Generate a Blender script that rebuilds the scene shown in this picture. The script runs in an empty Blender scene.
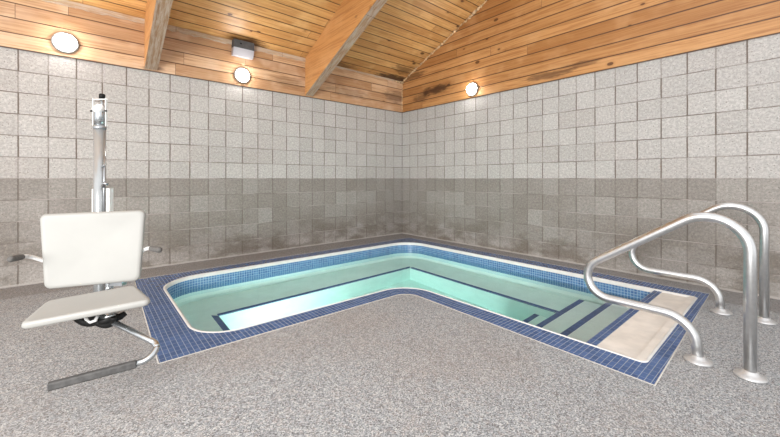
import bpy, bmesh, math, random
from mathutils import Vector, Matrix
from mathutils.geometry import tessellate_polygon
random.seed(4)
S = bpy.context.scene
COL = S.collection

# ------------------------------------------------------------------ camera frame
FPX, EYE, HZ, CX = 351.0, 1.016, 177.6, 390.0
CAM = Vector((-4.393, -4.804, EYE))
DL, DR, C0 = (-.7597, -.6503), (.651, -.759), (.21, 6.51)

def cw(X, Y, z=0.0):
    """metres right of / ahead of the camera -> room coordinates (corner of the room = origin)"""
    a = (X - C0[0], Y - C0[1])
    return Vector((-(a[0]*DL[0] + a[1]*DL[1]), -(a[0]*DR[0] + a[1]*DR[1]), z))

# ------------------------------------------------------------------ materials
class NT:
    def __init__(s, name):
        s.m = bpy.data.materials.new(name); s.m.use_nodes = True
        s.t = s.m.node_tree; s.t.nodes.clear()
        s.out = s.n('ShaderNodeOutputMaterial')
    def n(s, kind, **kw):
        d = s.t.nodes.new(kind)
        for k, v in kw.items(): setattr(d, k, v)
        return d
    def put(s, sock, v):
        if isinstance(v, bpy.types.NodeSocket): s.t.links.new(v, sock)
        elif v is not None:
            if sock.type == 'RGBA' and not hasattr(v, '__len__'): v = (v, v, v, 1)
            if sock.type == 'RGBA' and len(v) == 3: v = (*v, 1)
            sock.default_value = v
    def math(s, op, a, b=None, c=None, clamp=False):
        d = s.n('ShaderNodeMath', operation=op); d.use_clamp = clamp
        for i, v in enumerate((a, b, c)):
            if v is not None: s.put(d.inputs[i], v)
        return d.outputs[0]
    def mix(s, f, a, b, blend='MIX'):
        d = s.n('ShaderNodeMix', data_type='RGBA', blend_type=blend)
        s.put(d.inputs[0], f); s.put(d.inputs[6], a); s.put(d.inputs[7], b)
        return d.outputs[2]
    def ramp(s, f, lo, hi, a=0.0, b=1.0):
        d = s.n('ShaderNodeMapRange', interpolation_type='SMOOTHSTEP')
        for i, v in enumerate((f, lo, hi, a, b)): s.put(d.inputs[i], v)
        return d.outputs[0]
    def comb(s, x, y, z=0.0):
        d = s.n('ShaderNodeCombineXYZ')
        for i, v in enumerate((x, y, z)): s.put(d.inputs[i], v)
        return d.outputs[0]
    def sep(s, v):
        d = s.n('ShaderNodeSeparateXYZ'); s.put(d.inputs[0], v); return d.outputs
    def obj(s):
        return s.n('ShaderNodeTexCoord').outputs['Object']
    def uv(s):
        return s.n('ShaderNodeUVMap', uv_map='uv').outputs[0]
    def noise(s, v, scale, detail=3.0, rough=.55, dist=0.0):
        d = s.n('ShaderNodeTexNoise')
        s.put(d.inputs['Vector'], v); d.inputs['Scale'].default_value = scale
        d.inputs['Detail'].default_value = detail; d.inputs['Roughness'].default_value = rough
        d.inputs['Distortion'].default_value = dist
        return d.outputs[0]
    def voro(s, v, scale, feature='F1', rnd=1.0):
        d = s.n('ShaderNodeTexVoronoi', feature=feature)
        s.put(d.inputs['Vector'], v); d.inputs['Scale'].default_value = scale
        d.inputs['Randomness'].default_value = rnd
        return d
    def white(s, v):
        d = s.n('ShaderNodeTexWhiteNoise', noise_dimensions='3D'); s.put(d.inputs[0], v); return d
    def bump(s, h, strength=.3, dist=.01):
        d = s.n('ShaderNodeBump'); d.inputs['Strength'].default_value = strength
        d.inputs['Distance'].default_value = dist; s.put(d.inputs['Height'], h); return d.outputs[0]
    def bsdf(s, color, rough=.5, metal=0.0, normal=None, spec=None, coat=None):
        d = s.n('ShaderNodeBsdfPrincipled')
        s.put(d.inputs['Base Color'], color); s.put(d.inputs['Roughness'], rough); s.put(d.inputs['Metallic'], metal)
        if normal is not None: s.put(d.inputs['Normal'], normal)
        if spec is not None: s.put(d.inputs['Specular IOR Level'], spec)
        if coat is not None: s.put(d.inputs['Coat Weight'], coat)
        s.t.links.new(d.outputs[0], s.out.inputs[0]); return d

def plain(name, color, rough=.5, metal=0.0, var=.06, scale=30, bump=0.0, spec=None):
    t = NT(name); o = t.obj(); n = t.noise(o, scale, 4)
    c = t.mix(t.ramp(n, .3, .7), tuple(x*(1-var) for x in color), tuple(min(1, x*(1+var)) for x in color))
    t.bsdf(c, rough, metal, t.bump(n, bump, .004) if bump else None, spec)
    return t.m

def block_mat(name, axis):
    """ground-face block wall, paler clear-sealed courses above, darker courses below"""
    W, Hh = .2045, .2032
    t = NT(name); x, y, z = t.sep(t.obj())
    u = t.math('MULTIPLY', x if axis == 'x' else y, -1.0)
    p = t.comb(u, z, 0.0)
    wob = t.math('MULTIPLY', t.math('SUBTRACT', t.noise(p, 9, 2), .5), .006)
    uc = t.math('DIVIDE', t.math('ADD', u, wob), W); vc = t.math('DIVIDE', t.math('ADD', z, wob), Hh)
    uf = t.math('FLOOR', uc); vf = t.math('FLOOR', vc)
    ur = t.math('ROUND', uc)
    du = t.math('MULTIPLY', t.math('ABSOLUTE', t.math('SUBTRACT', uc, ur)), W)
    dv = t.math('MULTIPLY', t.math('ABSOLUTE', t.math('SUBTRACT', vc, t.math('ROUND', vc))), Hh)
    par = t.math('PINGPONG', t.math('ADD', ur, vf), 1.0)          # 0 or 1: full joint / scored joint
    ju = t.math('MULTIPLY', t.ramp(du, .002, .0085, 1, 0), t.ramp(par, 0, 1, 1.0, .45))
    jv = t.math('MULTIPLY', t.ramp(dv, .0015, .007, 1, 0), t.ramp(t.noise(p, 2.3, 3), .35, .65, .45, .95))
    joint = t.math('MAXIMUM', ju, jv)
    up = t.ramp(t.math('ADD', z, t.math('MULTIPLY', wob, 2)), 1.012, 1.022)
    rnd = t.white(t.comb(uf, vf, 3.0)).outputs[0]
    pair = t.white(t.comb(t.math('FLOOR', t.math('DIVIDE', t.math('ADD', uf, vf), 2)), vf, 9.0)).outputs[0]
    big = t.noise(p, 1.1, 4, .6)
    fine = t.noise(p, 42, 4, .7)
    grit = t.noise(p, 75, 3, .6)
    cup = t.mix(rnd, (.425, .404, .384), (.482, .461, .441))
    cup = t.mix(t.math('MULTIPLY', t.ramp(pair, .72, 1), .45), cup, (.42, .385, .36))
    clo = t.mix(rnd, (.245, .222, .200), (.320, .297, .272))
    clo = t.mix(t.math('MULTIPLY', t.ramp(pair, .55, 1), .45), clo, (.18, .156, .134))
    clo = t.mix(t.math('MULTIPLY', t.ramp(big, .5, .72), .45), clo, (.40, .37, .345))
    # mineral bloom and damp patches on the lowest courses
    st = t.noise(t.comb(t.math('MULTIPLY', u, 1.2), t.math('MULTIPLY', z, 2.2), 4.0), 1.7, 4, .6)
    low = t.ramp(z, .05, .75, 1, 0)
    clo = t.mix(t.math('MULTIPLY', t.math('MULTIPLY', low, t.ramp(st, .44, .6)), .72), clo, (.15, .122, .096))
    clo = t.mix(t.math('MULTIPLY', t.ramp(z, .0, .3, 1, 0), t.math('MULTIPLY', t.ramp(st, .5, .36), .65)), clo, (.44, .41, .385))
    c = t.mix(up, clo, cup)
    c = t.mix(1.0, c, t.mix(t.ramp(fine, .25, .75), (.72, .72, .72), (1.22, 1.22, 1.22)), 'MULTIPLY')
    pit = t.math('MULTIPLY', t.ramp(grit, .56, .64), t.ramp(fine, .42, .58))
    c = t.mix(t.math('MULTIPLY', pit, .75), c, (.10, .085, .075))
    chip = t.ramp(t.noise(p, 120, 1), .64, .72)
    c = t.mix(t.math('MULTIPLY', chip, .25), c, (.62, .60, .58))
    jc = t.mix(up, (.115, .092, .075), (.135, .105, .085))
    c = t.mix(t.math('MULTIPLY', joint, t.ramp(up, 0, 1, .75, 1.0)), c, jc)
    # thin pale bed joints in the lower courses
    c = t.mix(t.math('MULTIPLY', t.math('MULTIPLY', t.ramp(dv, .001, .004, 1, 0), t.math('SUBTRACT', 1, up)),
                     t.math('MULTIPLY', t.ramp(t.noise(p, 3.1, 3), .38, .56), .8)), c, (.50, .45, .43))
    edge = t.ramp(t.math('ADD', z, t.math('MULTIPLY', t.noise(p, 18, 3), .02)), .022, .034, 1, 0)
    c = t.mix(t.math('MULTIPLY', edge, .6), c, (.50, .47, .44))
    h = t.math('SUBTRACT', t.math('MULTIPLY', fine, .25), t.math('ADD', joint, t.math('MULTIPLY', pit, .5)))
    t.bsdf(c, t.ramp(up, 0, 1, .62, .78), 0, t.bump(h, .45, .006), .35)
    return t.m

def wood_mat(name, uax, vax, row, voff, ca, cb, stains=(), seam=2.6, rough=.42, gap=.007, knots=1.0, worn=0.0):
    """boards laid along uax; stains = (u, v, ru, rv, strength)"""
    t = NT(name); xyz = t.sep(t.obj()); ix = dict(x=0, y=1, z=2)
    u = t.math('MULTIPLY', xyz[ix[uax]], 1.0); v = xyz[ix[vax]]
    if uax == 'y' and vax == 'x': pass
    vc = t.math('DIVIDE', t.math('SUBTRACT', v, voff), row)
    vf = t.math('FLOOR', vc); fr = t.math('SUBTRACT', vc, vf)
    dv = t.math('MULTIPLY', t.math('MINIMUM', fr, t.math('SUBTRACT', 1.0, fr)), row)
    off = t.math('MULTIPLY', t.white(t.comb(vf, 1.0, 2.0)).outputs[0], 7.0)
    uo = t.math('ADD', u, off)
    sc = t.math('DIVIDE', uo, seam); sf = t.math('FLOOR', sc); sr = t.math('SUBTRACT', sc, sf)
    du = t.math('MULTIPLY', t.math('MINIMUM', sr, t.math('SUBTRACT', 1.0, sr)), seam)
    rnd = t.white(t.comb(sf, vf, 5.0)).outputs[0]
    pv = t.math('ADD', v, t.math('MULTIPLY', rnd, 13.0))
    g = t.noise(t.comb(t.math('MULTIPLY', uo, .9), t.math('MULTIPLY', pv, 26), rnd), 1.6, 5, .62, .9)
    g2 = t.noise(t.comb(t.math('MULTIPLY', uo, 3), t.math('MULTIPLY', pv, 150), rnd), 1.0, 3, .6)
    big = t.noise(t.comb(uo, pv, 0.0), 2.0, 3, .6)
    c = t.mix(rnd, tuple(k*.88 for k in ca), cb)
    c = t.mix(t.math('MULTIPLY', t.ramp(g, .40, .64), .62), c, tuple(k*f for k, f in zip(ca, (.62, .50, .40))))
    c = t.mix(t.math('MULTIPLY', t.ramp(big, .48, .72), .45), c, tuple(min(1, k*f) for k, f in zip(cb, (1.12, 1.25, 1.5))))
    c = t.mix(t.math('MULTIPLY', t.ramp(g2, .45, .8), .18), c, (.16, .07, .025))
    kv = t.voro(t.comb(t.math('MULTIPLY', uo, 5.0), t.math('MULTIPLY', pv, 8.5), 0.0), 1.0)
    kd = t.math('ADD', kv.outputs['Distance'], t.math('MULTIPLY', t.noise(t.comb(u, v, 0.0), 60, 2), .05))
    kr = t.math('MULTIPLY', t.ramp(t.white(kv.outputs['Color']).outputs[0], .42, 1, -.25, .20), 1.0)
    knot = t.ramp(t.math('SUBTRACT', kd, kr), -.005, .045, 1, 0)
    halo = t.ramp(t.math('SUBTRACT', kd, kr), 0, .2, 1, 0)
    c = t.mix(t.math('MULTIPLY', halo, .35*knots), c, (.30, .12, .035))
    c = t.mix(t.math('MULTIPLY', knot, .85*knots), c, (.085, .03, .012))
    for (su, sv, ru, rv, k) in stains:
        d = t.math('ADD', t.math('POWER', t.math('DIVIDE', t.math('SUBTRACT', u, su), ru), 2.0),
                   t.math('POWER', t.math('DIVIDE', t.math('SUBTRACT', v, sv), rv), 2.0))
        d = t.math('ADD', d, t.math('MULTIPLY', t.math('SUBTRACT', t.noise(t.comb(t.math('MULTIPLY', u, 3), t.math('MULTIPLY', v, 12), 0.0), 2.0, 4, .65), .5), 2.6))
        c = t.mix(t.math('MULTIPLY', t.ramp(d, .1, 1.0, 1, 0), k), c, (.055, .022, .012))
    if worn:
        wn = t.noise(t.comb(t.math('MULTIPLY', u, 1.2), t.math('MULTIPLY', v, 9), 2.0), 5.0, 5, .7)
        c = t.mix(t.math('MULTIPLY', t.ramp(wn, .40, .6), worn), c, (.50, .43, .36))
        c = t.mix(t.math('MULTIPLY', t.ramp(wn, .60, .72), worn*.7), c, (.16, .11, .08))
    groove = t.math('MAXIMUM', t.ramp(dv, gap*.4, gap, 1, 0), t.ramp(du, .001, .0025, 1, 0))
    c = t.mix(t.math('MULTIPLY', groove, .92), c, (.075, .03, .014))
    h = t.math('SUBTRACT', t.math('MULTIPLY', g2, .12), groove)
    t.bsdf(c, rough, 0, t.bump(h, .5, .006), .4)
    return t.m

def tile_mat(name, tw, th, c1, c2, grout, g=.0032, rough=.18, cross=1.0):
    t = NT(name); x, y, _ = t.sep(t.uv())
    uc = t.math('DIVIDE', x, tw); vc = t.math('DIVIDE', y, th)
    du = t.math('MULTIPLY', t.math('ABSOLUTE', t.math('SUBTRACT', uc, t.math('ROUND', uc))), tw)
    dv = t.math('MULTIPLY', t.math('ABSOLUTE', t.math('SUBTRACT', vc, t.math('ROUND', vc))), th)
    j = t.math('MAXIMUM', t.ramp(du, g*.35, g*.75, 1, 0), t.math('MULTIPLY', t.ramp(dv, g*.35, g*.75, 1, 0), cross))
    rnd = t.white(t.comb(t.math('FLOOR', uc), t.math('FLOOR', vc), 1.0)).outputs[0]
    n = t.noise(t.comb(x, y, 0.0), 9, 3)
    c = t.mix(rnd, c1, c2)
    c = t.mix(t.math('MULTIPLY', t.ramp(n, .45, .75), .25), c, tuple(k*.55 for k in c1))
    c = t.mix(j, c, grout)
    t.bsdf(c, t.ramp(j, 0, 1, rough, .8), 0, t.bump(t.math('SUBTRACT', 1.0, j), .35, .003), .5)
    return t.m

def floor_mat():
    t = NT('epoxy_pebble_floor'); o = t.obj(); x, y, z = t.sep(o)
    p = t.comb(x, y, 0.0)
    v = t.voro(p, 210); r = t.sep(v.outputs['Color'])[0]
    v2 = t.voro(p, 70); r2 = t.sep(v2.outputs['Color'])[1]
    c = t.mix(t.ramp(r, .15, .85), (.185, .196, .206), (.41, .427, .443))
    c = t.mix(t.math('MULTIPLY', t.ramp(r, .84, .90), .8), c, (.60, .60, .59))
    c = t.mix(t.math('MULTIPLY', t.ramp(r, .14, .08), .8), c, (.10, .095, .095))
    c = t.mix(t.math('MULTIPLY', t.ramp(r2, .55, 1), .18), c, (.36, .26, .21))
    big = t.noise(p, .9, 4, .6)
    c = t.mix(t.math('MULTIPLY', t.ramp(big, .45, .7), .22), c, (.30, .23, .185))
    # browner colour on the strip between the pool and the block walls
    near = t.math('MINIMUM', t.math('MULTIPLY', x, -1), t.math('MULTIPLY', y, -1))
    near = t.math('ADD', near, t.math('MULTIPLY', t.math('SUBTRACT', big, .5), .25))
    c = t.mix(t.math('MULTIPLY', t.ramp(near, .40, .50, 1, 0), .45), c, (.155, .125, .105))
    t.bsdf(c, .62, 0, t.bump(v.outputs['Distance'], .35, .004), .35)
    return t.m

M = {}
M['block_left'] = block_mat('ground_face_block_back', 'x')
M['block_right'] = block_mat('ground_face_block_side', 'y')
PA, PB = (.42, .19, .062), (.54, .275, .105)
M['wood_left'] = wood_mat('pine_cladding_eave', 'x', 'z', .141, 2.235, (.50, .285, .145), (.65, .43, .26),
    stains=((-.18, 2.50, .35, .13, .55), (-1.2, 2.42, .5, .1, .35), (-2.85, 2.80, .22, .06, .7), (-2.2, 2.4, .3, .1, .3), (-3.84, 2.26, .12, .05, .5)), seam=2.1)
M['wood_gable'] = wood_mat('pine_cladding_gable', 'y', 'z', .137, 2.235, PA, PB,
    stains=((-.85, 2.50, .40, .09, .9), (-.5, 2.42, .25, .09, .6), (-2.75, 2.32, .42, .06, .65), (-3.15, 2.36, .25, .05, .5), (-.3, 2.85, .35, .08, .6)), seam=5.2, gap=.009)
M['wood_ceiling'] = wood_mat('pine_ceiling_boards', 'x', 'y', .122, 0.0, (.62, .32, .11), (.78, .455, .175),
    stains=((-.28, -.05, .5, .10, .92), (-.2, -.28, .3, .12, .6), (-2.8, -.02, .3, .12, .85), (-1.5, -.06, .5, .07, .6)), seam=2.4, knots=1.0, gap=.008)
M['beam_side'] = wood_mat('laminated_beam', 'y', 'z', .60, .1, (.46, .215, .068), (.51, .25, .088), seam=40, rough=.5, gap=.001, knots=.45)
M['beam_under'] = wood_mat('worn_beam_underside', 'y', 'x', .9, .3, (.36, .215, .12), (.40, .25, .145), seam=40, rough=.7, gap=.001, knots=.5, worn=.6)
M['trim'] = wood_mat('flaking_trim_board', 'x', 'z', .9, .2, (.52, .36, .22), (.60, .44, .30), seam=1.3, rough=.7, gap=.001, knots=.2, worn=.65)
M['caulk'] = plain('dried_foam_caulk', (.55, .38, .22), .8, 0, .45, 26, .6)
M['floor'] = floor_mat()
BL1, BL2 = (.036, .080, .205), (.064, .124, .290)
M['tile'] = tile_mat('cobalt_deck_tile', .029, .056, BL1, BL2, (.26, .30, .38), g=.0028, cross=.4)
M['tile_band'] = tile_mat('blue_waterline_tile', .0265, .0265, (.045, .125, .29), (.09, .215, .41), (.30, .42, .55), .0036)
M['tile_edge'] = tile_mat('dark_blue_step_tile', .050, .027, (.026, .065, .22), (.05, .105, .31), (.14, .20, .34), .0028)
M['plaster'] = plain('white_pool_plaster', (.78, .865, .825), .6, 0, .04, 6, .05)
M['coping'] = plain('white_coping', (.68, .67, .65), .45, 0, .05, 14, .05)
M['landing'] = plain('cream_landing_slab', (.72, .665, .60), .55, 0, .10, 7, .1)
M['edging'] = plain('pale_grout_edging', (.50, .48, .45), .7, 0, .12, 40)
M['steel'] = plain('brushed_stainless_steel', (.62, .625, .625), .34, 1.0, .05, 40)
M['mast'] = plain('satin_mast_steel', (.40, .415, .42), .22, .45, .04, 12)
M['flange'] = plain('satin_steel_flange', (.62, .62, .62), .5, .8, .05, 40)
M['chrome'] = plain('polished_stainless_steel', (.52, .545, .56), .25, .95, .04, 12)
M['dull_steel'] = plain('dull_grey_metal', (.42, .44, .46), .35, .9, .1, 20)
M['white_plastic'] = plain('ivory_moulded_plastic', (.335, .332, .314), .5, 0, .03, 5)
M['white_metal'] = plain('white_coated_metal', (.78, .78, .77), .4, 0, .03, 20)
M['black'] = plain('black_plastic', (.005, .005, .005), .55, 0, .2, 20, 0.0, .25)
M['rubber'] = plain('charcoal_rubber_sleeve', (.075, .073, .072), .75, 0, .25, 35, .3)
M['grip'] = plain('grey_foam_grip', (.10, .095, .09), .8, 0, .2, 60, .3)
M['lamp_rim'] = plain('grey_lamp_rim', (.22, .215, .21), .6, .0, .05, 20)
M['housing'] = plain('grey_light_housing', (.07, .072, .075), .75, 0, .15, 25, .1)

def lens_mat(name, col, power):
    t = NT(name); o = t.obj()
    e = t.n('ShaderNodeEmission'); t.put(e.inputs[0], col); e.inputs[1].default_value = power
    t.t.links.new(e.outputs[0], t.out.inputs[0]); return t.m
M['lens'] = lens_mat('glowing_lamp_lens', (1.0, .97, .93), 60.0)
M['pool_lens'] = lens_mat('glowing_underwater_lens', (1.0, 1.0, .98), 165.0)

def clear_mat():
    t = NT('frosted_clear_lens')
    b = t.bsdf((.46, .44, .47), .3, 0, None, .5); b.inputs['Transmission Weight'].default_value = .25
    return t.m
M['clear'] = clear_mat()

def water_mat():
    t = NT('pool_water'); o = t.obj()
    g = t.n('ShaderNodeBsdfGlass'); g.inputs['IOR'].default_value = 1.333; g.inputs['Roughness'].default_value = 0.0
    t.put(g.inputs['Color'], (1, 1, 1))
    n = t.noise(o, 3.0, 2); t.put(g.inputs['Normal'], t.bump(n, .04, .01))
    a = t.n('ShaderNodeVolumeAbsorption'); t.put(a.inputs['Color'], (.12, .93, .88)); a.inputs['Density'].default_value = WATER_DENSITY
    t.t.links.new(g.outputs[0], t.out.inputs[0]); t.t.links.new(a.outputs[0], t.out.inputs['Volume']); return t.m
WATER_DENSITY = .19
M['water'] = water_mat()

# ------------------------------------------------------------------ geometry helpers
class MB:
    def __init__(s): s.b = bmesh.new(); s.uvl = s.b.loops.layers.uv.new('uv')
    def poly(s, pts, uvs=None, mi=0):
        vs = [s.b.verts.new(p) for p in pts]
        try: f = s.b.faces.new(vs)
        except ValueError: return None
        f.material_index = mi
        if uvs:
            for l, w in zip(f.loops, uvs): l[s.uvl].uv = w
        return f
    def box(s, a, b, mi=0):
        (x0, y0, z0), (x1, y1, z1) = a, b
        v = [s.b.verts.new(p) for p in ((x0,y0,z0),(x1,y0,z0),(x1,y1,z0),(x0,y1,z0),(x0,y0,z1),(x1,y0,z1),(x1,y1,z1),(x0,y1,z1))]
        for q in ((0,3,2,1),(4,5,6,7),(0,1,5,4),(1,2,6,5),(2,3,7,6),(3,0,4,7)):
            f = s.b.faces.new([v[i] for i in q]); f.material_index = mi
            n = (v[q[1]].co-v[q[0]].co).cross(v[q[2]].co-v[q[0]].co)
            k = max(range(3), key=lambda i: abs(n[i])); o = [i for i in range(3) if i != k]
            for l in f.loops: l[s.uvl].uv = (l.vert.co[o[0]], l.vert.co[o[1]])
        return v
    def prism(s, pts, z0, z1, mi=0):
        """vertical prism over a plan polygon (counter-clockwise)"""
        n = len(pts)
        if sum(pts[i][0]*pts[(i+1) % n][1]-pts[(i+1) % n][0]*pts[i][1] for i in range(n)) < 0: pts = pts[::-1]
        lo = [s.b.verts.new((p[0], p[1], z0)) for p in pts]; hi = [s.b.verts.new((p[0], p[1], z1)) for p in pts]
        tris = tessellate_polygon([[Vector((p[0], p[1], 0)) for p in pts]])
        for a, b, c in tris:
            nrm = (hi[b].co-hi[a].co).cross(hi[c].co-hi[a].co).z
            q = (a, b, c) if nrm > 0 else (a, c, b)
            f = s.b.faces.new([hi[i] for i in q]); f.material_index = mi
            for l in f.loops: l[s.uvl].uv = (l.vert.co.x, l.vert.co.y)
            f = s.b.faces.new([lo[i] for i in q[::-1]]); f.material_index = mi
        for i in range(n):
            j = (i+1) % n; s.b.faces.new((lo[i], lo[j], hi[j], hi[i])).material_index = mi
    def tube(s, path, r, seg=16, cap=True, closed=False, squash=None):
        path = [Vector(p) for p in path]; n = len(path); rings = []
        rr = r if hasattr(r, '__len__') else [r]*n
        tang = []
        for i in range(n):
            a = path[i-1] if (i > 0 or closed) else path[i]; b = path[(i+1) % n] if (i < n-1 or closed) else path[i]
            tang.append((b-a).normalized())
        up = Vector((0, 0, 1)) if abs(tang[0].z) < .9 else Vector((1, 0, 0))
        nrm = (up - tang[0]*up.dot(tang[0])).normalized()
        for i in range(n):
            if i: nrm = (nrm - tang[i]*nrm.dot(tang[i])).normalized()
            bi = tang[i].cross(nrm)
            rings.append([s.b.verts.new(path[i] + (nrm*math.cos(2*math.pi*k/seg) + bi*math.sin(2*math.pi*k/seg)*(squash or 1))*rr[i]) for k in range(seg)])
        for i in range(n if closed else n-1):
            A, B = rings[i], rings[(i+1) % n]
            for k in range(seg): s.b.faces.new((A[k], A[(k+1) % seg], B[(k+1) % seg], B[k])).smooth = True
        if cap and not closed:
            s.b.faces.new(rings[0][::-1]); s.b.faces.new(rings[-1])
    def lathe(s, prof, origin, axis=(0, 0, 1), seg=32):
        """prof: (radius, height) pairs from one pole to the other"""
        q = Vector((0, 0, 1)).rotation_difference(Vector(axis).normalized()); o = Vector(origin); rings = []
        for (r, h) in prof:
            if r < 1e-6: rings.append([s.b.verts.new(o + q @ Vector((0, 0, h)))])
            else: rings.append([s.b.verts.new(o + q @ Vector((r*math.cos(2*math.pi*k/seg), r*math.sin(2*math.pi*k/seg), h))) for k in range(seg)])
        for A, B in zip(rings, rings[1:]):
            for k in range(seg):
                k2 = (k+1) % seg
                if len(A) == 1 and len(B) == 1: continue
                if len(A) == 1: f = s.b.faces.new((A[0], B[k], B[k2]))
                elif len(B) == 1: f = s.b.faces.new((A[k], A[k2], B[0]))
                else: f = s.b.faces.new((A[k], A[k2], B[k2], B[k]))
                f.smooth = True
    def bevel(s, w, seg=2):
        es = [e for e in s.b.edges if len(e.link_faces) == 2 and e.calc_face_angle(0) > .6]
        bmesh.ops.bevel(s.b, geom=es, offset=w, segments=seg, affect='EDGES', profile=.6)
    def build(s, name, mats, parent=None, base=None, recalc=True, smooth=False):
        if recalc: bmesh.ops.recalc_face_normals(s.b, faces=s.b.faces)
        if base is not None: bmesh.ops.translate(s.b, verts=s.b.verts, vec=-Vector(base))
        me = bpy.data.meshes.new(name); s.b.to_mesh(me); s.b.free()
        for m in (mats if isinstance(mats, (list, tuple)) else [mats]): me.materials.append(m)
        if smooth:
            for p in me.polygons: p.use_smooth = True
        o = bpy.data.objects.new(name, me); COL.objects.link(o); o.parent = parent
        return o

def fillet(pts, rad, seg=10):
    """round the inner corners of an open 3-D polyline"""
    pts = [Vector(p) for p in pts]; out = [pts[0]]
    for i in range(1, len(pts)-1):
        r = rad[i-1] if hasattr(rad, '__len__') else rad
        a = (pts[i-1]-pts[i]).normalized(); b = (pts[i+1]-pts[i]).normalized()
        ang = a.angle(b); t = r/math.tan(ang/2); c = pts[i] + (a+b).normalized()*(r/math.sin(ang/2))
        p0 = pts[i]+a*t - c; p1 = pts[i]+b*t - c; th = p0.angle(p1)
        for k in range(seg+1):
            f = k/seg
            out.append(c + (p0*math.sin((1-f)*th) + p1*math.sin(f*th))/math.sin(th))
    out.append(pts[-1]); return out

def plan_round(V, seg=10):
    """closed plan outline with rounded corners; V = (x, y, radius)"""
    out = []; n = len(V)
    for i in range(n):
        p0, p, p1 = (Vector(V[j][:2]) for j in ((i-1) % n, i, (i+1) % n)); r = V[i][2]
        a = (p0-p).normalized(); b = (p1-p).normalized(); ang = a.angle(b); t = r/math.tan(ang/2)
        c = p+(a+b).normalized()*(r/math.sin(ang/2)); q0 = p+a*t-c; q1 = p+b*t-c; th = q0.angle(q1)
        for k in range(seg+1):
            f = k/seg; out.append(c+(q0*math.sin((1-f)*th)+q1*math.sin(f*th))/math.sin(th))
    return out

def kind(o): o['kind'] = 'structure'; return o
def thing(name, label, cat, loc, group=None):
    o = bpy.data.objects.new(name, None); COL.objects.link(o); o.location = loc
    o.empty_display_size = .1; return tag(o, label, cat, group)
def tag(o, label, cat, group=None):
    o['label'] = label; o['category'] = cat
    if group: o['group'] = group
    return o

# ------------------------------------------------------------------ the room
XE, YE = -7.5, -8.0                # how far the two visible walls run
BT = 2.235                         # top of the block courses
EAVE, PITCH = 2.80, .444
RY = -2.7                          # the boarded slope stops here, leaving the unseen roof beyond open to let daylight in
b = MB(); b.box((XE, 0, -.1), (.2, .2, BT)); kind(b.build('wall_left', M['block_left']))
b = MB(); b.box((0, YE, -.1), (.2, 0, BT)); kind(b.build('wall_right', M['block_right']))
b = MB(); b.box((XE, -.016, BT), (0, .2, EAVE+.02)); kind(b.build('wall_left_cladding', M['wood_left']))
b = MB()
prof = [(0.2, BT), (0.2, EAVE-.09), (0, EAVE), (RY, EAVE-PITCH*RY), (YE, EAVE-PITCH*RY), (YE, BT)]
lo = [(-.014, y, z) for y, z in prof]; hi = [(.2, y, z) for y, z in prof]
b.poly(lo); b.poly(hi[::-1])
for i in range(len(prof)):
    j = (i+1) % len(prof); b.poly((lo[i], lo[j], hi[j], hi[i]))
kind(b.build('wall_right_cladding', M['wood_gable']))
b = MB()
z2 = EAVE-PITCH*RY
v0 = [(XE, .2, EAVE-.09), (.2, .2, EAVE-.09), (.2, RY, z2), (XE, RY, z2)]
v1 = [(x, y, z+.12) for x, y, z in v0]
b.poly(v0); b.poly(v1[::-1])
for i in range(4):
    j = (i+1) % 4; b.poly((v0[i], v0[j], v1[j], v1[i]))
kind(b.build('ceiling', M['wood_ceiling']))

# pool outlines in plan
XL, YF, XR, YEND, XN, YN = -3.862, -.67, -.47, -4.225, -2.06, -2.33
def outline(d, ra=10):
    """water-side outline pushed outwards by d"""
    return plan_round([(XL-d, YN-d, .26+d), (XL-d, YF+d, .35+d), (XR+d, YF+d, .35+d), (XR+d, YEND+.010-d, .02+d),
                       (XN-d, YEND-.010-d, .02+d), (XN-d, YN-d, max(.02, .31-d))], ra)
OUT = plan_round([(-4.108, -2.512, .001), (-4.055, -.455, .001), (-.225, -.42, .001), (-.245, -4.285, .001), (-2.288, -4.338, .001), (-2.232, -2.512, .15)], 10)

def tessel(mb, loops, z, uvf=None):
    P = [Vector((p[0], p[1], z)) for l in loops for p in l]
    vs = [mb.b.verts.new(p) for p in P]
    for tri in tessellate_polygon([[Vector((p[0], p[1], 0)) for p in l] for l in loops]):
        a, b_, c = tri
        if (P[b_]-P[a]).cross(P[c]-P[a]).z < 0: b_, c = c, b_
        if abs((P[b_]-P[a]).cross(P[c]-P[a]).z) < 1e-10: continue
        mb.b.faces.new((vs[a], vs[b_], vs[c]))
b = MB()
tessel(b, [[(XE, 0), (0, 0), (0, YE), (XE, YE)], OUT], 0.0)
o = kind(b.build('floor', M['floor'], recalc=False))

# ------------------------------------------------------------------ roof beams, trim, caulk
def beam(x0, x1, label):
    b = MB(); y1 = RY-.8
    zb = lambda y: 2.238-PITCH*y
    zt = lambda y: EAVE-PITCH*y+.03
    A = [(x, y, z) for x, y, z in ((x0, .02, zb(0)), (x1, .02, zb(0)), (x1, y1, zb(y1)), (x0, y1, zb(y1)))]
    B = [(x0, .02, zt(0)), (x1, .02, zt(0)), (x1, y1, zt(y1)), (x0, y1, zt(y1))]
    b.poly(A, mi=1); b.poly(B[::-1])
    for i in range(4):
        j = (i+1) % 4; b.poly((A[i], A[j], B[j], B[i]))
    bmesh.ops.remove_doubles(b.b, verts=b.b.verts, dist=1e-5)
    es = [e for e in b.b.edges if abs(e.verts[0].co.x-e.verts[1].co.x) < 1e-4 and abs(e.verts[0].co.y-e.verts[1].co.y) > 1]
    bmesh.ops.bevel(b.b, geom=es, offset=.007, segments=2, affect='EDGES')
    return tag(b.build('ceiling_beam', [M['beam_side'], M['beam_under']]), label, 'beam')
beam(-3.930, -3.806, 'sloping timber roof beam nearer the left edge, landing right of the large round lamp')
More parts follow.
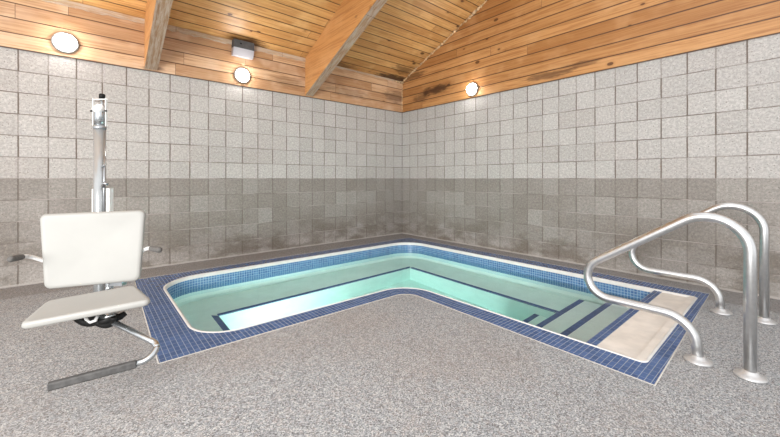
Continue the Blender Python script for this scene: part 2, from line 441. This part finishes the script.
beam(-1.966, -1.842, 'sloping timber roof beam with weathered grey underside, nearest the corner of the room')

def rough_strip(name, x0, x1, z0, z1, dep):
    b = MB(); n = int((x1-x0)/.06)+2; rows = []
    for i in range(n+1):
        x = x0+(x1-x0)*i/n; k = random.uniform(-.008, .008)
        rows.append([(x, -.012, z0+k), (x, -dep+random.uniform(-.004, .004), z0+k*.6), (x, -dep+random.uniform(-.004, .004), z1), (x, -.012, z1)])
    vs = [[b.b.verts.new(p) for p in r] for r in rows]
    for A, B in zip(vs, vs[1:]):
        for k in range(4): b.b.faces.new((A[k], A[(k+1) % 4], B[(k+1) % 4], B[k]))
    b.b.faces.new(vs[0]); b.b.faces.new(vs[-1][::-1])
    return kind(b.build(name, M['trim']))
rough_strip('trim_1', -6.9, -3.90, 2.745, 2.802, .030)
rough_strip('trim_2', -3.78, -1.95, 2.745, 2.802, .030)
rough_strip('trim_3', -1.83, -.02, 2.775, 2.802, .026)
b = MB(); path = []; rad = []
for i in range(150):
    y = -.02 - i*.0185
    path.append((-.018+random.uniform(-.008, .006), y, EAVE-PITCH*y-.014+random.uniform(-.014, .010))); rad.append(random.choice((.005, .009, .012, .016, .026))*random.uniform(.7, 1.1))
b.tube(path, rad, 7); kind(b.build('trim_4', M['caulk']))
b = MB(); path = [(-.020+random.uniform(-.002, .002), -.022, BT+.01+i*.027) for i in range(21)]
b.tube(path, [random.uniform(.005, .009) for _ in path], 6); kind(b.build('trim_5', M['caulk']))
b = MB()
for i in range(7):
    x, y = random.uniform(-.28, -.02), random.uniform(-.06, -.02)
    b.tube([(x, y, EAVE-.02), (x+.05, y-.012, EAVE-.035), (x+.09, y-.006, EAVE-.022)], [.004, .013, .004], 6)
kind(b.build('trim_6', M['caulk']))

# ------------------------------------------------------------------ the pool
WL = -.12
pool = thing('spa_pool', 'L-shaped indoor spa pool with blue tiled edge, sunk in the grey floor', 'pool', (-2.2, -1.4, 0))
PB0 = pool.location.copy()
def part(mb, name, mat, parent=None, **k): return mb.build(name, mat, parent or pool, PB0, **k)
def wallband(mb, loop, z0, z1, inward=True):
    n = len(loop); L = 0.0
    for i in range(n):
        j = (i+1) % n; a, c = loop[i], loop[j]; d = (Vector(a)-Vector(c)).length
        if d < 1e-6: continue
        mb.poly([(a[0], a[1], z0), (c[0], c[1], z0), (c[0], c[1], z1), (a[0], a[1], z1)], [(L, z0), (L+d, z0), (L+d, z1), (L, z1)])
        L += d
# deck tile border: left arm has its long joints running to the back wall, right arm to the side wall
RIM = outline(.021)
b = MB(); n = len(RIM)
for i in range(n):
    j = (i+1) % n; q = [RIM[i], RIM[j], OUT[j], OUT[i]]
    cx, cy = sum(p[0] for p in q)/4, sum(p[1] for p in q)/4
    left = (cx-cy) < .16
    keep = [q[0]]
    for p in q[1:]:
        if (Vector(p)-Vector(keep[-1])).length > 1e-4 and (Vector(p)-Vector(keep[0])).length > 1e-4: keep.append(p)
    if len(keep) < 3: continue
    b.poly([(p[0], p[1], .0008) for p in keep], [(p[0]+.01, p[1]) if left else (p[1], p[0]+.006) for p in keep])
for f in b.b.faces:
    f.normal_update()
    if f.normal.z < 0: f.normal_flip()
part(b, 'tile_border', M['tile'], recalc=False)
b = MB(); ED = []
n = len(OUT)
b.tube([(p[0], p[1], -.006) for i, p in enumerate(OUT) if i == 0 or (Vector(p)-Vector(OUT[i-1])).length > .003], .009, 6, closed=True)
part(b, 'border_edging', M['edging'])
# coping rim
b = MB(); A = outline(.022); B = outline(.0); Cc = outline(.012)
n = len(A)
for i in range(n):
    j = (i+1) % n
    for (P0, z0), (P1, z1) in (((A, -.05), (A, .002)), ((A, .002), (Cc, .006)), ((Cc, .006), (B, .001)), ((B, .001), (B, -.034))):
        if (Vector(P0[i])-Vector(P0[j])).length < 1e-6 and (Vector(P1[i])-Vector(P1[j])).length < 1e-6: continue
        b.poly([(P0[i][0], P0[i][1], z0), (P0[j][0], P0[j][1], z0), (P1[j][0], P1[j][1], z1), (P1[i][0], P1[i][1], z1)])
bmesh.ops.remove_doubles(b.b, verts=b.b.verts, dist=1e-5)
part(b, 'coping', M['coping'], smooth=True)
b = MB(); wallband(b, B, -.295, -.033); part(b, 'waterline_tile', M['tile_band'])
b = MB(); wallband(b, outline(.002), -1.10, -.292); tessel(b, [outline(.002)], -1.10)
part(b, 'basin', M['plaster'], recalc=False)
# bench round the outer sides, with its dark nosing tiles
BZ = -.60; BXL, BY, BXR, SY1, SY2, SY0, SYL = -3.468, -1.20, -.95, -3.34, -3.59, -3.935, -3.04
e = .02
b = MB(); b.prism([(XL-e, YN-e), (BXL, YN-e), (BXL, BY), (BXR, BY), (BXR, SY1), (XR+e, SY1), (XR+e, YF+e), (XL-e, YF+e)], -1.12, BZ)
bench = part(b, 'bench', M['plaster'])
def edge_strip(pts, w, z, drop, parent, name='edge_tile'):
    """dark tile nosing along an L/U path: flat strip of width w on the +left side, plus a short face below"""
    b = MB()
    for (x0, y0), (x1, y1) in zip(pts, pts[1:]):
        d = Vector((x1-x0, y1-y0)).normalized(); nl = Vector((-d.y, d.x))*w
        ex = d*w if (x1, y1) != pts[-1] else d*0
        c = [(x0, y0), (x1, y1), (x1+nl.x+ex.x, y1+nl.y+ex.y), (x0+nl.x, y0+nl.y)]
        L = math.hypot(x1-x0, y1-y0)
        b.poly([(p[0], p[1], z+.003) for p in c], [(0, 0), (0, L), (w, L), (w, 0)])
        r = -nl.normalized()*.003
        b.poly([(x0+r.x, y0+r.y, z-drop), (x1+r.x, y1+r.y, z-drop), (x1+r.x, y1+r.y, z+.003), (x0+r.x, y0+r.y, z+.003)],
               [(0, 0), (0, L), (drop, L), (drop, 0)])
    return part(b, name, M['tile_edge'], parent)
edge_strip([(BXL, YN-e), (BXL, BY), (BXR, BY), (BXR, SY1)], .05, BZ, .012, bench)
# steps in the short arm
def step(y0, y1, x1, z, w=.052):
    b = MB(); b.box((XN-e, y0, -1.12), (x1, y1, z)); s_ = part(b, 'step', M['plaster'])
    b = MB()
    xa = XN-e
    b.poly([(xa, y1-w, z+.003), (x1, y1-w, z+.003), (x1, y1+.002, z+.003), (xa, y1+.002, z+.003)], [(0, 0), (0, x1-xa), (w, x1-xa), (w, 0)])
    b.poly([(xa, y1+.002, z-.012), (x1, y1+.002, z-.012), (x1, y1+.002, z+.003), (xa, y1+.002, z+.003)], [(0, 0), (0, x1-xa), (.012, x1-xa), (.012, 0)])
    part(b, 'edge_tile', M['tile_edge'], s_)
step(SY0, SY2, XR-.08, -.30)
step(SY0, SY1, XR-.14, -.42)
step(SY1-.05, SYL, BXR, -.80)
# landing slab at the head of the steps
b = MB(); b.prism([(XN-.02, YEND-.022), (XR+.02, YEND-.002), (XR+.02, SY0), (XN-.02, SY0)], -1.12, -.010); land = part(b, 'entry_landing', M['landing'])
b = MB(); b.box((XN-.01, SY0-.055, -.012), (XR+.01, SY0+.004, -.0065))
for f in b.b.faces:
    for l in f.loops: l[b.uvl].uv = (l.vert.co.y-SY0+.027, l.vert.co.x)
part(b, 'edge_tile', M['tile'], land)
b = MB(); b.prism([(XN-.01, YEND-.018), (XR+.01, YEND+.002), (XR+.01, YEND+.045), (XN-.01, YEND+.025)], -.011, .003); b.bevel(.005); part(b, 'lip', M['landing'], land)

# round underwater lamp in the end of the footwell, shining along the pool
b = MB(); lx = BXL+.001; b.lathe([(0, 0), (.125, 0), (.125, .018), (.105, .024), (.100, .014), (0, .014)], (lx, -2.02, -.85), (1, 0, 0), 28); pl = part(b, 'pool_lamp', M['coping'])
b = MB(); b.lathe([(.099, .015), (.07, .026), (.03, .031), (0, .032)], (lx, -2.02, -.85), (1, 0, 0), 28); part(b, 'lens', M['pool_lens'], pl)

# water: a body with its own volume, filling the basin
b = MB(); W2 = [p for i, p in enumerate(outline(.008)) if True]
clean = [W2[0]]
for p in W2[1:]:
    if (p-clean[-1]).length > 1e-4: clean.append(p)
b.prism([(p[0], p[1]) for p in clean], -1.13, WL)
tag(b.build('pool_water', M['water']), 'clear still teal water filling the L-shaped tiled spa pool', 'water')

# ------------------------------------------------------------------ hand rails
def handrail(x, dy, nose, label):
    root = thing('handrail', label, 'handrail', (x, -4.5+dy, 0), None)
    base = root.location.copy()
    P = [(x, -4.637, .004), (x, -4.637, .958), (x, -3.575+nose, .236), (x, -4.418+nose*.5, .232), (x, -4.435+nose*.5, .004)]
    P = [(p[0], p[1]+dy, p[2]) for p in P]
    b = MB(); b.tube(fillet(P, [.17, .13, .15], 14), .0258, 20); b.build('rail', M['steel'], root, base)
    for p in (P[0], P[-1]):
        b = MB(); b.lathe([(0, 0.001), (.063, 0.001), (.065, .006), (.062, .012), (.048, .018), (.035, .024), (.032, .034), (.028, .036), (0, .036)], (p[0], p[1], 0))
        b.build('base_flange', M['flange'], root, base)
    return root
handrail(-1.828, 0, 0, 'bent steel pool handrail in front, nearest the camera, beside the entry landing')
handrail(-.765, 0, .042, 'bent steel pool handrail behind, nearer the right block wall')

# ------------------------------------------------------------------ wall lamps and emergency light
def lamp(pos, axis, label, r=.1):
    root = thing('wall_lamp', label, 'lamp', pos, 'round lamps on the wood cladding'); base = root.location.copy()
    b = MB(); b.lathe([(0, 0), (r, 0), (r*1.04, .010), (r*1.02, .020), (r*.95, .026), (r*.85, .026), (r*.82, .018), (0, .018)], pos, axis, 40)
    b.build('rim', M['lamp_rim'], root, base)
    b = MB(); b.lathe([(r*.82, .019), (r*.81, .036), (r*.74, .054), (r*.56, .068), (r*.3, .075), (0, .077)], pos, axis, 40)
    b.build('lens', M['lens'], root, base)
lamp((-4.58, -.016, 2.372), (0, -1, 0), 'round glowing bulkhead lamp left of both roof beams, largest of the three')
lamp((-2.872, -.016, 2.372), (0, -1, 0), 'round glowing bulkhead lamp under the grey emergency light box')
lamp((-.014, -1.592, 2.358), (-1, 0, 0), 'round glowing bulkhead lamp on the right gable wall, above the pool corner')

root = thing('emergency_light', 'small grey emergency light box with pale lens, high on the left wall', 'light', (-2.857, -.016, 2.69)); base = root.location.copy()
b = MB()
v = b.box((-3.003, -.115, 2.70), (-2.747, -.014, 2.80))
b.bevel(.006); b.build('housing', M['housing'], root, base)
b = MB(); b.poly([(-3.003, -.016, 2.605), (-3.003, -.016, 2.70), (-3.003, -.108, 2.70), (-3.003, -.070, 2.605)])
b.poly([(-2.747, -.016, 2.605), (-2.747, -.070, 2.605), (-2.747, -.108, 2.70), (-2.747, -.016, 2.70)])
b.poly([(-3.003, -.108, 2.70), (-2.747, -.108, 2.70), (-2.747, -.070, 2.605), (-3.003, -.070, 2.605)])
b.poly([(-3.003, -.070, 2.605), (-2.747, -.070, 2.605), (-2.747, -.016, 2.605), (-3.003, -.016, 2.605)])
b.poly([(-3.003, -.016, 2.605), (-2.747, -.016, 2.605), (-2.747, -.016, 2.70), (-3.003, -.016, 2.70)])
bmesh.ops.remove_doubles(b.b, verts=b.b.verts, dist=1e-5)
b.build('lens', M['clear'], root, base)
b = MB(); b.lathe([(0, 0), (.011, 0), (.011, .006), (0, .008)], (-2.918, -.114, 2.755), (0, -1, 0), 14); b.build('test_button', M['black'], root, base)

# ------------------------------------------------------------------ pool lift
MX, MY = -2.112, 2.55
mast = cw(MX, MY)
lift = thing('pool_lift', 'steel pool lift with ivory plastic seat and tall mast beside the pool', 'lift chair', mast); LB = lift.location.copy()
def lp(mb, name, mat, parent=None, **k): return mb.build(name, M[mat], parent or lift, LB, **k)
RT = (cw(1, 0)-cw(0, 0)).normalized(); FW = (cw(0, 1)-cw(0, 0)).normalized()      # right / ahead, seen from the camera
def at(dx, dy, z): return mast + RT*dx + FW*dy + Vector((0, 0, z))
b = MB(); b.lathe([(0, .001), (.115, .001), (.118, .01), (.112, .018), (.07, .022), (.058, .05), (.052, .10), (0, .10)], mast, (0, 0, 1)); lp(b, 'base_flange', 'dull_steel')
b = MB(); b.tube([at(0, 0, .02), at(0, 0, 1.395)], .0365, 28); lp(b, 'mast', 'mast')
b = MB(); b.lathe([(.0375, 1.375), (.040, 1.378), (.040, 1.398), (.034, 1.402), (0, 1.402)], mast); lp(b, 'collar', 'dull_steel')
b = MB(); b.lathe([(0, 1.395), (.034, 1.395), (.034, 1.50), (.030, 1.512), (0, 1.514)], mast); lp(b, 'mast_head', 'chrome')
ax = (-FW*.78+Vector((0, 0, .62))).normalized()
b = MB(); b.lathe([(0, -.05), (.033, -.05), (.036, -.004), (.036, .004), (.033, .007), (0, .007)], at(0, -.02, 1.527), ax); lp(b, 'end_cap', 'white_metal')
b = MB(); b.tube([at(0, .02, 1.48), at(0, .02, 1.605)], .016, 16); sp = lp(b, 'top_spindle', 'dull_steel')
b = MB(); b.lathe([(0, 1.60), (.019, 1.60), (.019, 1.628), (.014, 1.636), (0, 1.636)], at(0, .02, 0)); lp(b, 'knob', 'black', sp)
for sx in (-1, 1):
    b = MB(); c = at(sx*.046, 0, 0)
    b.prism([tuple((c+RT*p+FW*q)[:2]) for p, q in ((-.0025, -.007), (.0025, -.007), (.0025, .007), (-.0025, .007))], 1.395, 1.60)
    s_ = lp(b, 'side_plate', 'white_metal')
    b = MB(); b.tube([at(sx*.046, -.012, 1.505), at(sx*.058, -.012, 1.505)], .006, 10); lp(b, 'bolt', 'black', s_)
b = MB(); b.tube([at(-.052, 0, 1.592), at(.058, 0, 1.592)], .004, 10); lp(b, 'cross_pin', 'white_metal')
# crank gear and plates by the mast, just above the backrest
b = MB(); c = at(.080, -.01, 0)
b.prism([tuple((c+RT*p+FW*q)[:2]) for p, q in ((-.012, -.018), (.012, -.018), (.012, .018), (-.012, .018))], .62, .945); b.bevel(.006); lp(b, 'gear_cover', 'white_metal')
b = MB(); c = at(-.046, 0, 0)
b.prism([tuple((c+RT*p+FW*q)[:2]) for p, q in ((-.004, -.01), (.004, -.01), (.004, .01), (-.004, .01))], .62, .94); lp(b, 'guide_plate', 'white_metal')
b = MB(); b.tube([at(.046, -.02, .62), at(.047, -.02, .95), at(.046, -.015, 1.18)], .0065, 8); lp(b, 'gas_strut', 'dull_steel')
b = MB(); b.tube([at(.045, -.03, .955), at(.062, -.04, .985), at(.088, -.04, .975)], .010, 10); lp(b, 'latch', 'dull_steel')
b = MB(); b.tube([at(.040, -.02, 1.105), at(.058, -.03, 1.115)], .008, 10); lp(b, 'pivot_pin', 'dull_steel')
# lift arm from the mast to the spine behind the backrest
spine = cw(-1.652, 2.06)
b = MB(); p1 = Vector((spine.x, spine.y, .62)); p0 = at(.02, -.04, .66); b.tube([p0, p1], .024, 14); lp(b, 'lift_arm', 'chrome')
b = MB(); p1 = Vector((spine.x, spine.y, .52)); p0 = at(.02, -.04, .50); b.tube([p0, p1], .018, 14); lp(b, 'lift_arm', 'chrome')
under = cw(-1.50, 1.80)
b = MB(); b.tube(fillet([(spine.x, spine.y, .70), (spine.x, spine.y, .345), (under.x, under.y, .345)], .04), .019, 14); lp(b, 'spine_post', 'chrome')
b = MB(); c = cw(-1.590, 2.05)
b.prism([tuple((c+RT*p+FW*q)[:2]) for p, q in ((-.035, -.02), (.035, -.02), (.035, .02), (-.035, .02))], .395, .432); b.bevel(.004); lp(b, 'spine_clamp', 'dull_steel')

def panel(mb, corners, thick, down, rr=.12, nu=16, nv=12, dish=0.0):
    """moulded panel: bilinear quad (bl, br, tr, tl) with rounded corners and thickness"""
    bl, br, tr, tl = (Vector(c) for c in corners)
    def pt(u, v): return bl*(1-u)*(1-v)+br*u*(1-v)+tr*u*v+tl*(1-u)*v
    W = ((br-bl).length+(tr-tl).length)/2; H_ = ((tl-bl).length+(tr-br).length)/2
    rim = []
    for (cu, cv, a0) in ((rr/W, rr/H_, 180), (1-rr/W, rr/H_, 270), (1-rr/W, 1-rr/H_, 0), (rr/W, 1-rr/H_, 90)):
        for k in range(9):
            a = math.radians(a0+k*90/8); rim.append((cu+rr/W*math.cos(a), cv+rr/H_*math.sin(a)))
    dn = Vector(down)
    def ring(sc, lift):
        out = []
        for u, v in rim:
            uu, vv = .5+(u-.5)*sc, .5+(v-.5)*sc
            out.append(mb.b.verts.new(pt(uu, vv)+dn*(lift + dish*(1-(2*uu-1)**2)*(1-(2*vv-1)**2))))
        return out
    e = .012/W*2
    rings = [ring(s_, l) for s_, l in ((.25, 0), (.5, 0), (.75, 0), (.9, 0), (1-e*.9, 0), (1-e*.25, thick*.12), (1, thick*.4), (1, thick*.7), (1-e*.4, thick*.94), (1-e, thick), (.5, thick))]
    for A, B_ in zip(rings, rings[1:]):
        n = len(A)
        for k in range(n): mb.b.faces.new((A[k], A[(k+1) % n], B_[(k+1) % n], B_[k]))
    mb.b.faces.new(rings[0]); mb.b.faces.new(rings[-1][::-1])

back_n = cw(-math.sin(math.radians(24)), math.cos(math.radians(24)))-cw(0, 0)      # away from the camera, behind the backrest
b = MB(); panel(b, (cw(-1.825, 1.846, .430), cw(-1.440, 2.0145, .428), cw(-1.445, 2.067, .830), cw(-1.880, 1.875, .824)), .035, back_n, .03, dish=.012)
lp(b, 'backrest', 'white_plastic', smooth=True)
b = MB(); panel(b, (cw(-1.612, 1.522, .386), cw(-1.168, 1.718, .428), cw(-1.418, 1.945, .430), cw(-1.70, 1.735, .414)), .032, (0, 0, -1), .028, dish=.006)
lp(b, 'seat', 'white_plastic', smooth=True)
def px(x, y, Y): return cw((x-CX)/FPX*Y, Y, EYE-(y-HZ)*Y/FPX)
# arms with grey grips
for pts, g0, g1 in (((px(60, 263, 1.94), px(43, 259.5, 1.91), px(28, 254.8, 1.89), px(19, 256.2, 1.80)), px(22, 255.8, 1.83), px(9.5, 258.2, 1.70)),
                    ((px(126, 256, 2.10), px(139, 251, 2.08), px(147.5, 247.2, 2.06), px(153, 247.6, 2.00)), px(150, 247.3, 2.02), px(159.5, 249, 1.92))):
    b = MB(); b.tube(fillet(pts, .03, 6), .0105, 12); a = lp(b, 'armrest', 'white_metal')
    b = MB(); d = (Vector(g1)-Vector(g0)); b.tube([g0, g0+d*.08, g0+d*.5, g0+d*.92, g1], [.010, .0145, .0155, .0155, .010], 16); lp(b, 'grip', 'grip', a, smooth=True)
# black clamps and pivot under the seat
def half_ring(cx_, cy_, Y, r, t, a0, a1, tilt=.35):
    c = px(cx_, cy_, Y); pts = []
    for k in range(15):
        a = math.radians(a0+(a1-a0)*k/14); pts.append(c+RT*math.cos(a)*r+Vector((0, 0, math.sin(a)*r))-FW*math.sin(a)*r*tilt)
    return pts
b = MB(); b.tube(half_ring(86, 311, 1.74, .060, 0, 170, 350), .021, 12); lp(b, 'clamp', 'black')
b = MB(); b.tube(half_ring(102.5, 314, 1.72, .054, 0, 165, 355), .018, 12); lp(b, 'clamp', 'black')
b = MB(); b.tube([px(84, 313, 1.75), px(86, 318, 1.73), px(90, 321, 1.715), px(95, 319.5, 1.71), px(98, 313, 1.73)], .008, 10); lp(b, 'clamp_band', 'white_metal', smooth=True)
b = MB(); b.tube([px(98, 322, 1.70), px(108, 319, 1.72), px(120, 315.5, 1.75), px(125, 312, 1.76)], [.012, .017, .017, .012], 12, squash=.6); lp(b, 'pivot_bar', 'black', smooth=True)
b = MB(); b.tube([px(104, 316.5, 1.69), px(115, 313.2, 1.72)], .007, 10); lp(b, 'pivot_pin', 'chrome')
# footrest: bent tube ending in a dark padded bar
b = MB(); F = [px(100, 315, 1.74), px(156.5, 342.5, 1.70), px(154.5, 356, 1.645), px(130, 364.5, 1.625)]
b.tube(fillet(F, [.05, .05], 10), .0145, 14); fr = lp(b, 'footrest', 'chrome')
b = MB(); p0, p1 = px(135.5, 362.8, 1.627), px(48, 385.5, 1.475)
d = (p1-p0).normalized(); sd = d.cross(Vector((0, 0, 1))).normalized(); upv = sd.cross(d)
sec = [(-.024, -.012), (-.017, -.019), (.017, -.019), (.024, -.012), (.024, .012), (.017, .019), (-.017, .019), (-.024, .012)]
R = [[b.b.verts.new(p+sd*q*.6+upv*w*.85) for q, w in sec] for p in (p0, p1)]
for k in range(8): b.b.faces.new((R[0][k], R[0][(k+1) % 8], R[1][(k+1) % 8], R[1][k]))
b.b.faces.new(R[0][::-1]); b.b.faces.new(R[1])
lp(b, 'foot_pad', 'rubber', fr)

# ------------------------------------------------------------------ light
w = bpy.data.worlds.new('daylight'); S.world = w; w.use_nodes = True
bg = w.node_tree.nodes['Background']; bg.inputs[0].default_value = (.98, .985, 1.0, 1); bg.inputs[1].default_value = 1.0
def area(name, loc, aim, sx, sy, power, color=(1, 1, 1)):
    l = bpy.data.lights.new(name, 'AREA'); l.shape = 'RECTANGLE'; l.size = sx; l.size_y = sy; l.energy = power; l.color = color
    o = bpy.data.objects.new(name, l); COL.objects.link(o); o.location = loc
    o.rotation_euler = (Vector(aim)-Vector(loc)).to_track_quat('-Z', 'Y').to_euler(); return o
area('window_standin_light', (-7.3, -5.2, 1.7), (-1.0, -2.0, .9), 2.4, 1.6, 220, (1, .98, .95))  # added soft area light, standing in for an unseen window

cam = bpy.data.cameras.new('camera'); co = bpy.data.objects.new('camera', cam); COL.objects.link(co)
co.location = CAM
view = Vector((.6503, .759, 0)); co.rotation_euler = view.to_track_quat('-Z', 'Y').to_euler()
cam.sensor_fit = 'HORIZONTAL'; cam.sensor_width = 36.0; cam.lens = FPX/780*36
cam.shift_x = -.8/780; cam.shift_y = -(217.5-HZ)/780
S.camera = co
S.cycles.use_denoising = True
S.cycles.max_bounces = 16; S.cycles.diffuse_bounces = 6; S.cycles.transmission_bounces = 12
S.cycles.sample_clamp_indirect = 12
S.view_settings.view_transform = 'Standard'; S.view_settings.look = 'None'
S.view_settings.exposure = 0.52; S.view_settings.gamma = 1.0; S.view_settings.use_curve_mapping = False
